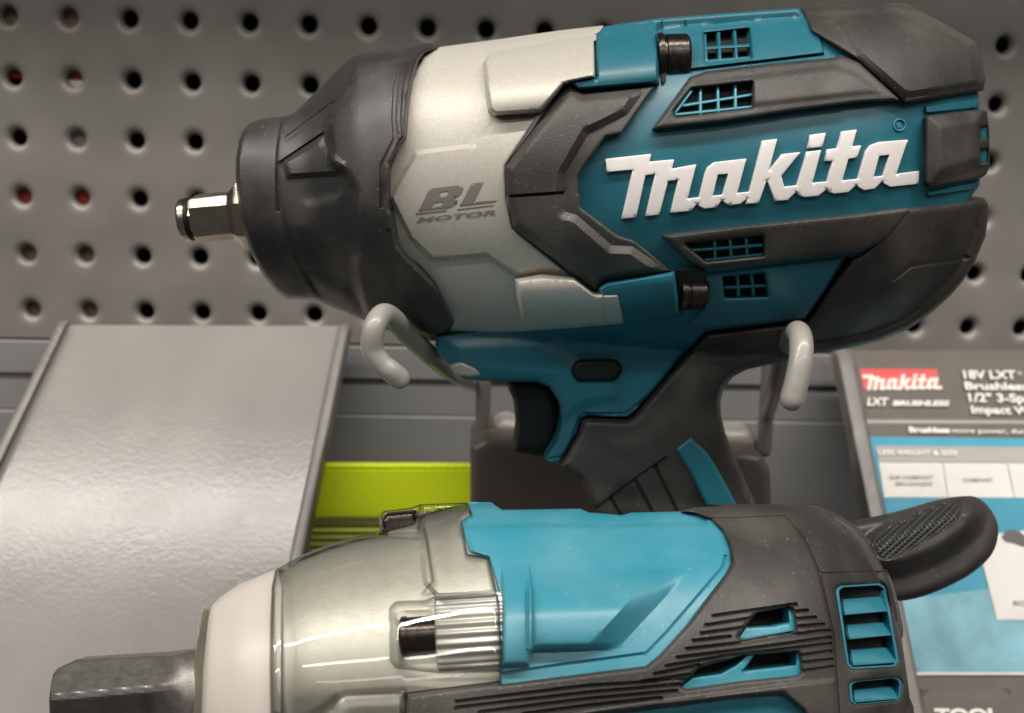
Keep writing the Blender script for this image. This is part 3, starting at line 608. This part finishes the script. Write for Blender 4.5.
relief('motor_housing', th_, Lf, TEALB, lt, HL0, T=.0012, bev=(2.5, .0016), step=2.4, mirror=True, feats=[
    cyl(barr, (500, 620), (535, 618), 56, .0055, 5, True), tubcut,
    groove(B5((205, 580), (400, 551), (560, 530), (690, 512), (760, 440), (880, 300), (945, 225), (955, 190)), 1.6, .0009),
    raised(B5((80, 96), (300, 88), (500, 95), (900, 84), (900, 0), (0, 0)), -.0020, 3, 'lin'),
    groove(B5((80, 70), (104, 168)), 2, .0005)])
# black overmould with grooves and windows
ov = B4((556, 713), (556, 690), (562, 652), (700, 634), (872, 612)) + B5((200, 618), (400, 592), (560, 572), (690, 556), (735, 520), (830, 415), (900, 322), (962, 240), (978, 205), (968, 150), (945, 100), (905, 62), (850, 42), (812, 38), (850, 25), (930, 18)) + \
    B6((100, 46), (180, 44), (270, 45), (330, 47), (400, 50), (440, 56), (500, 80), (560, 120), (605, 170), (648, 245), (672, 300), (690, 370), (704, 440), (718, 540), (732, 640), (742, 760), (740, 860), (700, 1000), (640, 1100), (100, 1100), (-900, 1160), (-915, 760))
win = rounded(B6((498, 318), (512, 306), (640, 298), (656, 308), (702, 548), (692, 566), (548, 574), (534, 560)), 2)
win2 = rounded(B6((540, 622), (556, 612), (696, 600), (710, 614), (706, 660), (696, 674), (560, 688), (544, 676)), 2)
wA = rounded(B6((186, 470), (212, 432), (245, 392), (350, 374), (360, 382), (370, 448), (352, 458), (200, 477)), 1)
wB = rounded(B6((2, 628), (60, 570), (200, 530), (374, 516), (384, 528), (388, 580), (376, 592), (180, 612), (20, 636)), 1)
wC = B6((-620, 760), (-300, 728), (0, 690), (190, 664), (325, 655), (350, 668), (395, 705), (440, 780), (440, 900), (-620, 1000))
gl_ = []
ribreg = B6((-560, 713), (-300, 690), (-160, 640), (-5, 545), (110, 395), (375, 362), (480, 470), (490, 590), (380, 604), (0, 655), (-500, 740))
lines = [B6((108, 402), (370, 365)), B6((85, 432), (225, 410)), B6((372, 388), (405, 385)), B6((70, 458), (200, 440)), B6((378, 412), (430, 407)), B6((45, 482), (160, 468)), B6((380, 436), (455, 430)),
         B6((22, 508), (180, 490), (440, 452), (475, 450)), B6((-5, 535), (200, 510), (480, 472)), B6((-40, 562), (150, 530), (480, 492)), B6((-80, 588), (60, 560)), B6((392, 528), (482, 516)), B6((394, 552), (486, 542)), B6((396, 578), (488, 566)), B6((-120, 612), (30, 590)), B6((-712, 676), (-300, 626), (20, 606)), B6((-716, 696), (-300, 648), (-5, 622)), B6((-640, 710), (-300, 668), (-15, 642)), B6((-500, 716), (-300, 690), (-60, 664))]
relief('rubber_overmould', ov, Lf, RUB, lt, HL0, T=.0040, bev=(4, .0022), step=2.0, mirror=False, back=.012, holes=[win, win2, wA, wB, wC], feats=
    [groove(l, 2.2, .0012) for l in lines] + [groove(B6((-5, 90), (150, 92), (335, 84), (400, 160), (445, 262), (490, 460), (508, 713), (512, 800)), 1.3, .0006), groove(B6((452, 266), (655, 262)), 1.3, .0005),
     raised(B6((-700, 800), (-300, 706), (0, 662), (380, 612), (500, 600), (506, 800), (420, 740), (330, 650), (0, 685), (-620, 755)), .0008, 4, 'sm')])
BODY_BACK = relief('rear_shell', [p for p in ov if True], Lf, RUB, lt, HL0, T=-.002, bev=(4, .002), step=8, mirror=True, holes=[win, win2, wA, wB])
def lvent(out, louvres, m=TEALB, T=.0040, d=.004):
    cx = np.mean([p[0] for p in out]); cy_ = np.mean([p[1] for p in out])
    v_ = relief('vent', [(cx+(x-cx)*1.04, cy_+(y-cy_)*1.04) for x, y in out], Lf, VOID, lt, HL0, T=T-.011, bev=(1, .0001), step=4, back=.002)
    ins = [(cx+(x-cx)*.90, cy_+(y-cy_)*.955) for x, y in out]
    relief('vent_frame', out, Lf, m, v_, HL0, T=T-.0010, bev=(1.0, .0004), step=2.5, back=.008, holes=[ins])
    for q, dz, tl_ in louvres:                        # sloping louvres: lip forward, top edge further in
        ys = [p[1] for p in q]; y0, y1 = min(ys), max(ys)
        def Hq(X, Y, y0=y0, y1=y1): return HL0(X, Y)-.0075*(1-np.clip((Y-y0)/(y1-y0-4), 0, 1))
        relief('louvre', q, Lf, m, v_, Hq, T=T-.0014, bev=(.8, .0003), step=2.2, back=.0015)
    return v_
lvent(win, [(B6((520, 350), (648, 340), (664, 388), (528, 400)), 0, 0), (B6((534, 432), (668, 422), (682, 464), (542, 478)), 0, 0), (B6((546, 512), (682, 502), (696, 552), (554, 562)), 0, 0)])
lvent(win2, [(B6((556, 640), (700, 626), (698, 668), (560, 680)), 0, 0)])
def lpan(out, polys):
    cx = np.mean([p[0] for p in out]); cy_ = np.mean([p[1] for p in out])
    v_ = relief('vent', [(cx+(x-cx)*1.04, cy_+(y-cy_)*1.06) for x, y in out], Lf, VOID, lt, HL0, T=-.006, bev=(1, .0001), step=4, back=.002)
    for q in polys: relief('vent_ledge', q, Lf, TEALB, v_, lambda X, Y: HL0(X, Y), T=.0016, bev=(1.2, .0008), step=2.2, back=.005)
lpan(wA, [B6((186, 474), (212, 436), (222, 440), (300, 436), (350, 424), (344, 380), (352, 374), (366, 380), (374, 450), (200, 480))])
lpan(wB, [B6((0, 632), (40, 600), (130, 588), (180, 560), (212, 530), (240, 526), (200, 580), (370, 560), (372, 518), (384, 520), (390, 590), (376, 598), (20, 640))])
relief('lower_panel', B6((-640, 764), (-300, 724), (0, 686), (190, 660), (330, 651), (360, 668), (402, 705), (450, 780), (450, 920), (-640, 1010)), Lf, TEAL, lt, HL0, T=.0016, bev=(1, .0004), step=5, back=.004)
# rear paddle (side grip)
Pf = Frame(Lf.P(np.array(930.), np.array(560.), -.012), (0.10, -math.cos(na), math.sin(na)))
pad = cr_spline([np.array(p) for p in B6((470, 112), (560, 98), (700, 68), (820, 34), (900, 20), (955, 26), (1000, 72), (1018, 128), (1000, 200), (940, 262), (850, 312), (760, 345), (690, 356), (600, 360))], 5); pad = [tuple(p) for p in pad]
padin = [tuple(p) for p in cr_spline([np.array(p) for p in B6((610, 180), (640, 130), (700, 100), (780, 62), (860, 32), (895, 30), (905, 55), (880, 110), (800, 160), (720, 205), (665, 226), (630, 215), (610, 180))], 5)[:-1]]
padface = [tuple(p) for p in cr_spline([np.array(p) for p in B6((560, 190), (600, 130), (700, 80), (800, 42), (880, 14), (945, 22), (985, 70), (960, 150), (860, 225), (760, 272), (680, 290), (600, 280), (560, 190))], 5)[:-1]]
def tex(X, Y):
    t = np.clip(sdf(X, Y, padin)/3, 0, 1); a = (X*.80-Y*.60); b = (X*.80+Y*.60)
    return t*.0007*((np.sin(a*1.25) > -.1).astype(float)*.5+(np.sin(b*1.25+1) > -.1)*.5)
relief('paddle_grip', pad, Pf, RUBN, lt, lambda X, Y: 0*X+.004, T=0, bev=(10, .0045), step=1.7, mirror=True, feats=[raised(padface, .0080, 22, 'sm'), raised(padin, -.0012, 3.5, 'sm')]) if True else (
    0)
def knurl():
    m = mat('knurled_rubber', (.03, .03, .029), .42); nt = m.node_tree; b = nt.nodes['Principled BSDF']; tc = nt.nodes.new('ShaderNodeTexCoord'); w_ = []
    for a in (38, -52):
        mp = nt.nodes.new('ShaderNodeMapping'); mp.inputs['Rotation'].default_value = (math.radians(38), math.radians(a), 0); wv = nt.nodes.new('ShaderNodeTexWave'); wv.inputs['Scale'].default_value = 265
        nt.links.new(tc.outputs['Object'], mp.inputs[0]); nt.links.new(mp.outputs[0], wv.inputs[0]); w_.append(wv)
    mn = nt.nodes.new('ShaderNodeMath'); mn.operation = 'MULTIPLY'; nt.links.new(w_[0].outputs['Fac'], mn.inputs[0]); nt.links.new(w_[1].outputs['Fac'], mn.inputs[1])
    bp = nt.nodes.new('ShaderNodeBump'); bp.inputs['Strength'].default_value = 1; bp.inputs['Distance'].default_value = .0006; nt.links.new(mn.outputs[0], bp.inputs['Height']); nt.links.new(bp.outputs[0], b.inputs['Normal'])
    return m
relief('knurled_pad', [(914+(x-914)*.94, 528+(y-528)*.92) for x, y in padin], Pf, knurl(), lt, lambda X, Y: 0*X+.004, T=-.0002+.0005, bev=(1, .0002), step=3, back=.002, feats=[raised(padface, .0080, 22, 'sm'), raised(padin, -.0012, 3.5, 'sm')])
# ------------------------------------------------------------------ hooks and bracket behind
def hook(pts, r, label):
    P = cr_spline([at_depth(np.array(float(x)), np.array(float(y)), d) for x, y, d in pts], 8)
    o = tube('display_hook', P, r, CREAM); tag(o, label, 'hook', 'coated wire display hooks holding the upper tool'); return o
hook([(475, 385, .43), (455, 375, .34), (434, 359, .300), (425, 350.5, .290), (408, 335, .276), (394, 319.5, .264), (383, 314.5, .257), (374, 328, .252), (372.5, 350, .252), (382, 364, .252), (391, 371, .252), (399, 378, .253)], .00290, 'cream coated wire hook curled beside the black nose boot')
hook([(764, 425, .43), (770, 405, .38), (776, 385, .33), (783, 356, .296), (790, 340, .276), (797, 332, .262), (801, 340, .254), (801, 358, .250), (797, 380, .248), (792, 399, .247)], .0031, 'cream coated wire hook end standing below the dark rear bumper')
RODM = mat('grey_rod', (.16, .145, .135), .4, metal=.2)
br = thing('tool_bracket', at_depth(np.array(620.), np.array(500.), .42), 'grey brown bracket with upright rods behind the hanging tool handle', 'bracket')
tube('rod', [at_depth(np.array(484.), np.array(370.), .40), at_depth(np.array(482.), np.array(450.), .40)], .0031, RODM, br)
tube('rod', [at_depth(np.array(770.), np.array(350.), .40), at_depth(np.array(764.), np.array(450.), .40)], .0031, RODM, br)
BRN = mat('brown_grey_plastic', (.085, .068, .060), .45, var=.1, vs=40)
Bk = Frame((0, .385, CAM[2]), (0, -1, 0))
relief('bracket_block', rounded([(470, 446), (484, 438), (560, 440), (600, 447), (700, 450), (745, 452), (762, 455), (770, 470), (772, 560), (470, 560)], 5), Bk, BRN, br, lambda X, Y: 0*X+.004, bev=(8, .005), step=8, back=.03)
Bk2 = Frame((0, .405, CAM[2]), (0, -1, 0))
relief('bracket_boss', ringpoly((507, 435), 17), Bk2, CREAM, br, lambda X, Y: 0*X+.004, bev=(10, .005), step=6, back=.01)
relief('bracket_boss', rounded([(722, 430), (750, 430), (758, 440), (758, 462), (722, 462)], 5), Bk2, CREAM, br, lambda X, Y: 0*X+.004, bev=(8, .005), step=6, back=.01)
# lime strip
Lk = Frame((0, .415, CAM[2]), (0, -1, 0))
ls_ = thing('shelf_strip', Lk.P(np.array(400.), np.array(560.)), 'lime green plastic strip with a ribbed lower edge', 'shelf strip')
relief('strip_face', [(300, 463.5), (480, 464), (480, 518), (300, 518)], Lk, LIME, ls_, lambda X, Y: 0*X, bev=(2, .0008), step=8, back=.0015, feats=[groove([(300, 469), (480, 469)], 1.5, .0006)])
for i in range(6):
    y = 521+i*7.0; relief('strip_rib', [(300, y), (480, y), (480, y+5.5), (300, y+5.5)], Lk, mat('dull_lime_plastic', (.46+.12*(i % 2), .50+.12*(i % 2), .10), .25), ls_, lambda X, Y: 0*X-.002, bev=(2.2, .002), step=8, back=.003)
# ------------------------------------------------------------------ tilted sign holders
tn = math.radians(45)
Sn = (0, -math.cos(tn), math.sin(tn))
SL = Frame(at_depth(np.array(205.), np.array(325.), .440), Sn)
PLATE = mat('glossy_grey_holder', (.245, .235, .22), .17, spec=.26, bump2=.15, b2s=560, b2d=.32, var=.10, vs=18, dust=.03)
EDGE = mat('holder_edge', (.17, .158, .148), .4, var=.05)
hl = thing('sign_holder', SL.P(np.array(150.), np.array(560.)), 'empty glossy grey sign holder tilted forward below the pegboard', 'sign holder')
flatH = lambda X, Y: 0*X
xL = lambda y: 60-(y-325)*.482; xR = lambda y: 350-(y-325)*.217
relief('holder_plate', [(xL(325), 325), (xR(325), 326), (xR(780), 780), (xL(780), 780)], SL, PLATE, hl, flatH, bev=(2, .0006), step=12, back=.002)
relief('holder_edge', [(xR(321)-12, 324), (xR(321), 324), (xR(780)+8, 780), (xR(780)-9, 780)], SL, EDGE, hl, flatH, T=.0035, bev=(4, .003), step=8, back=.006)
relief('holder_edge', [(xL(321)-3, 321), (xL(321)+7, 321), (xL(780)+9, 780), (xL(780)-7, 780)], SL, EDGE, hl, flatH, T=.004, bev=(3, .003), step=8, back=.006)
SR = Frame(at_depth(np.array(930.), np.array(352.), .440), Sn)
hr = thing('product_sign', SR.P(np.array(960.), np.array(560.)), 'teal and grey printed product sign in a tilted holder at the right', 'sign')
HDR = mat('sign_grey', (.115, .10, .088), .45, spec=.25, var=.04); SBL = mat('sign_blue', (.05, .30, .43), .5, spec=.25, var=.10, vs=40); SBL2 = mat('sign_pale_blue', (.20, .42, .50), .5, spec=.25, var=.35, vs=45)
SRED = mat('sign_red', (.62, .045, .05), .4); SW = mat('sign_white', (.66, .63, .60), .4, var=.05); SG2 = mat('sign_mid_grey', (.30, .28, .26), .4); STX = mat('sign_text_white', (.78, .74, .68), .5); STG = mat('sign_text_grey', (.28, .26, .25), .5)
sl = lambda y: 845+(y-350)*.208
def sp(name, poly, m, T, parent=hr): return relief(name, poly, SR, m, parent, flatH, T=T, bev=(.4, .0001), step=14, back=.0006)
relief('holder_edge', [(sl(348)-10, 349), (sl(348)+8, 349), (sl(780)+4, 780), (sl(780)-14, 780)], SR, EDGE, hr, flatH, T=.003, bev=(4, .003), step=8, back=.006)
sp('sign_panel', [(sl(350)+5, 350), (1120, 350), (1220, 780), (sl(780)-2, 780)], HDR, 0)
sp('blue_field', B7((160, 400), (1100, 412), (1300, 1240), (380, 1240)), SBL, .0003)
sp('pale_field', B8((235, 300), (1200, 180), (1200, 565), (320, 565), (270, 330)), SBL2, .0006)
sp('rule_line', B7((148, 336), (1100, 342), (1100, 353), (151, 351)), SG2, .0003)
sp('logo_panel', B7((134, 146), (424, 146), (436, 222), (150, 222)), SRED, .0003)
sp('heading_bar', B7((195, 434), (1100, 440), (1100, 500), (206, 495)), SG2, .0006)
sp('table_panel', B7((206, 497), (1100, 502), (1100, 632), (226, 628)), SW, .0006)
sp('rule_line', B7((446, 500), (449, 500), (468, 628), (465, 628)), SG2, .0009); sp('rule_line', B7((688, 500), (691, 500), (718, 628), (715, 628)), SG2, .0009)
sp('rule_line', B8((320, 563), (1100, 563), (1100, 573), (322, 573)), SW, .0009)
sp('picture_panel', B8((560, 60), (900, 20), (900, 372), (640, 368)), SW, .0009)
sp('picture_blob', rounded(B8((655, 60), (680, 35), (720, 40), (745, 60), (900, 70), (900, 100), (740, 100), (700, 85), (670, 80)), 2), mat('sign_dark', (.07, .065, .06), .5), .0012)
sp('footer_box', B8((358, 625), (690, 622), (720, 860), (400, 870)), HDR, .0009)
onS = lambda X, Y: SR.P(X, Y, 0*X+.00125)
def st(s, a, b, h, mt=STX, shear=0, bold=.02, nm='lettering'): return text_on(nm, s, a, b, h, onS, mt, hr, shear, bold, up=(-.18 if True else 0, -.98))
st('18V LXT', *SG((672, 108), (980, 110)), 8.2, bold=.03); st('\u00ae', *SG((990, 88), (1014, 88)), 3.6, bold=.0); st('Brushless', *SG((680, 172), (1052, 177)), 7.6, bold=.03); st('1/2" 3-Speed', *SG((702, 243), (1165, 250)), 8.4, bold=.03); st('Impact Wrench', *SG((718, 312), (1260, 322)), 7.6, bold=.03)
st('LXT', *SG((100, 266), (235, 266)), 7.5, shear=.3, bold=.04); st('BRUSHLESS', *SG((250, 267), (592, 268)), 4.8, shear=.3, bold=.05)
st('Brushless', *SG((350, 425), (590, 427)), 5.4, bold=.045); st('more power, durability', *SG((605, 427), (1180, 434)), 4.6, bold=.01)
st('LESS WEIGHT & SIZE', *B7((206, 468), (502, 470)), 4.6, bold=.03); st('SUB COMPACT', *B7((248, 558), (412, 558)), 3.4, STG); st('BRUSHLESS', *B7((272, 582), (408, 582)), 3.4, STG); st('COMPACT', *B7((525, 568), (636, 568)), 3.4, STG)
st('TOOL', *B8((415, 745), (655, 745)), 13.0, bold=.05); st('SO', *B8((700, 315), (752, 315)), 4.5, STG)
LGall = np.array(LG); lx0, ly0 = 605, 215.0
def lgmap(poly):
    out = []
    for x, y in poly:
        y2 = y+(x-605)*.105; u = (x-605)/313; v = (y2-218)/58           # straighten the slope, then fit the red panel
        out.append((863.0+u*79+v*1.0, 389.5+v*14.5))
    return out
relief('lettering', lgmap(LG), SR, STX, hr, flatH, T=.0006, bev=(.2, .00005), step=6, back=.0003, holes=[lgmap(h) for h in LGH])
relief('lettering', lgmap(LGI), SR, STX, hr, flatH, T=.0006, bev=(.2, .00005), step=6, back=.0003)
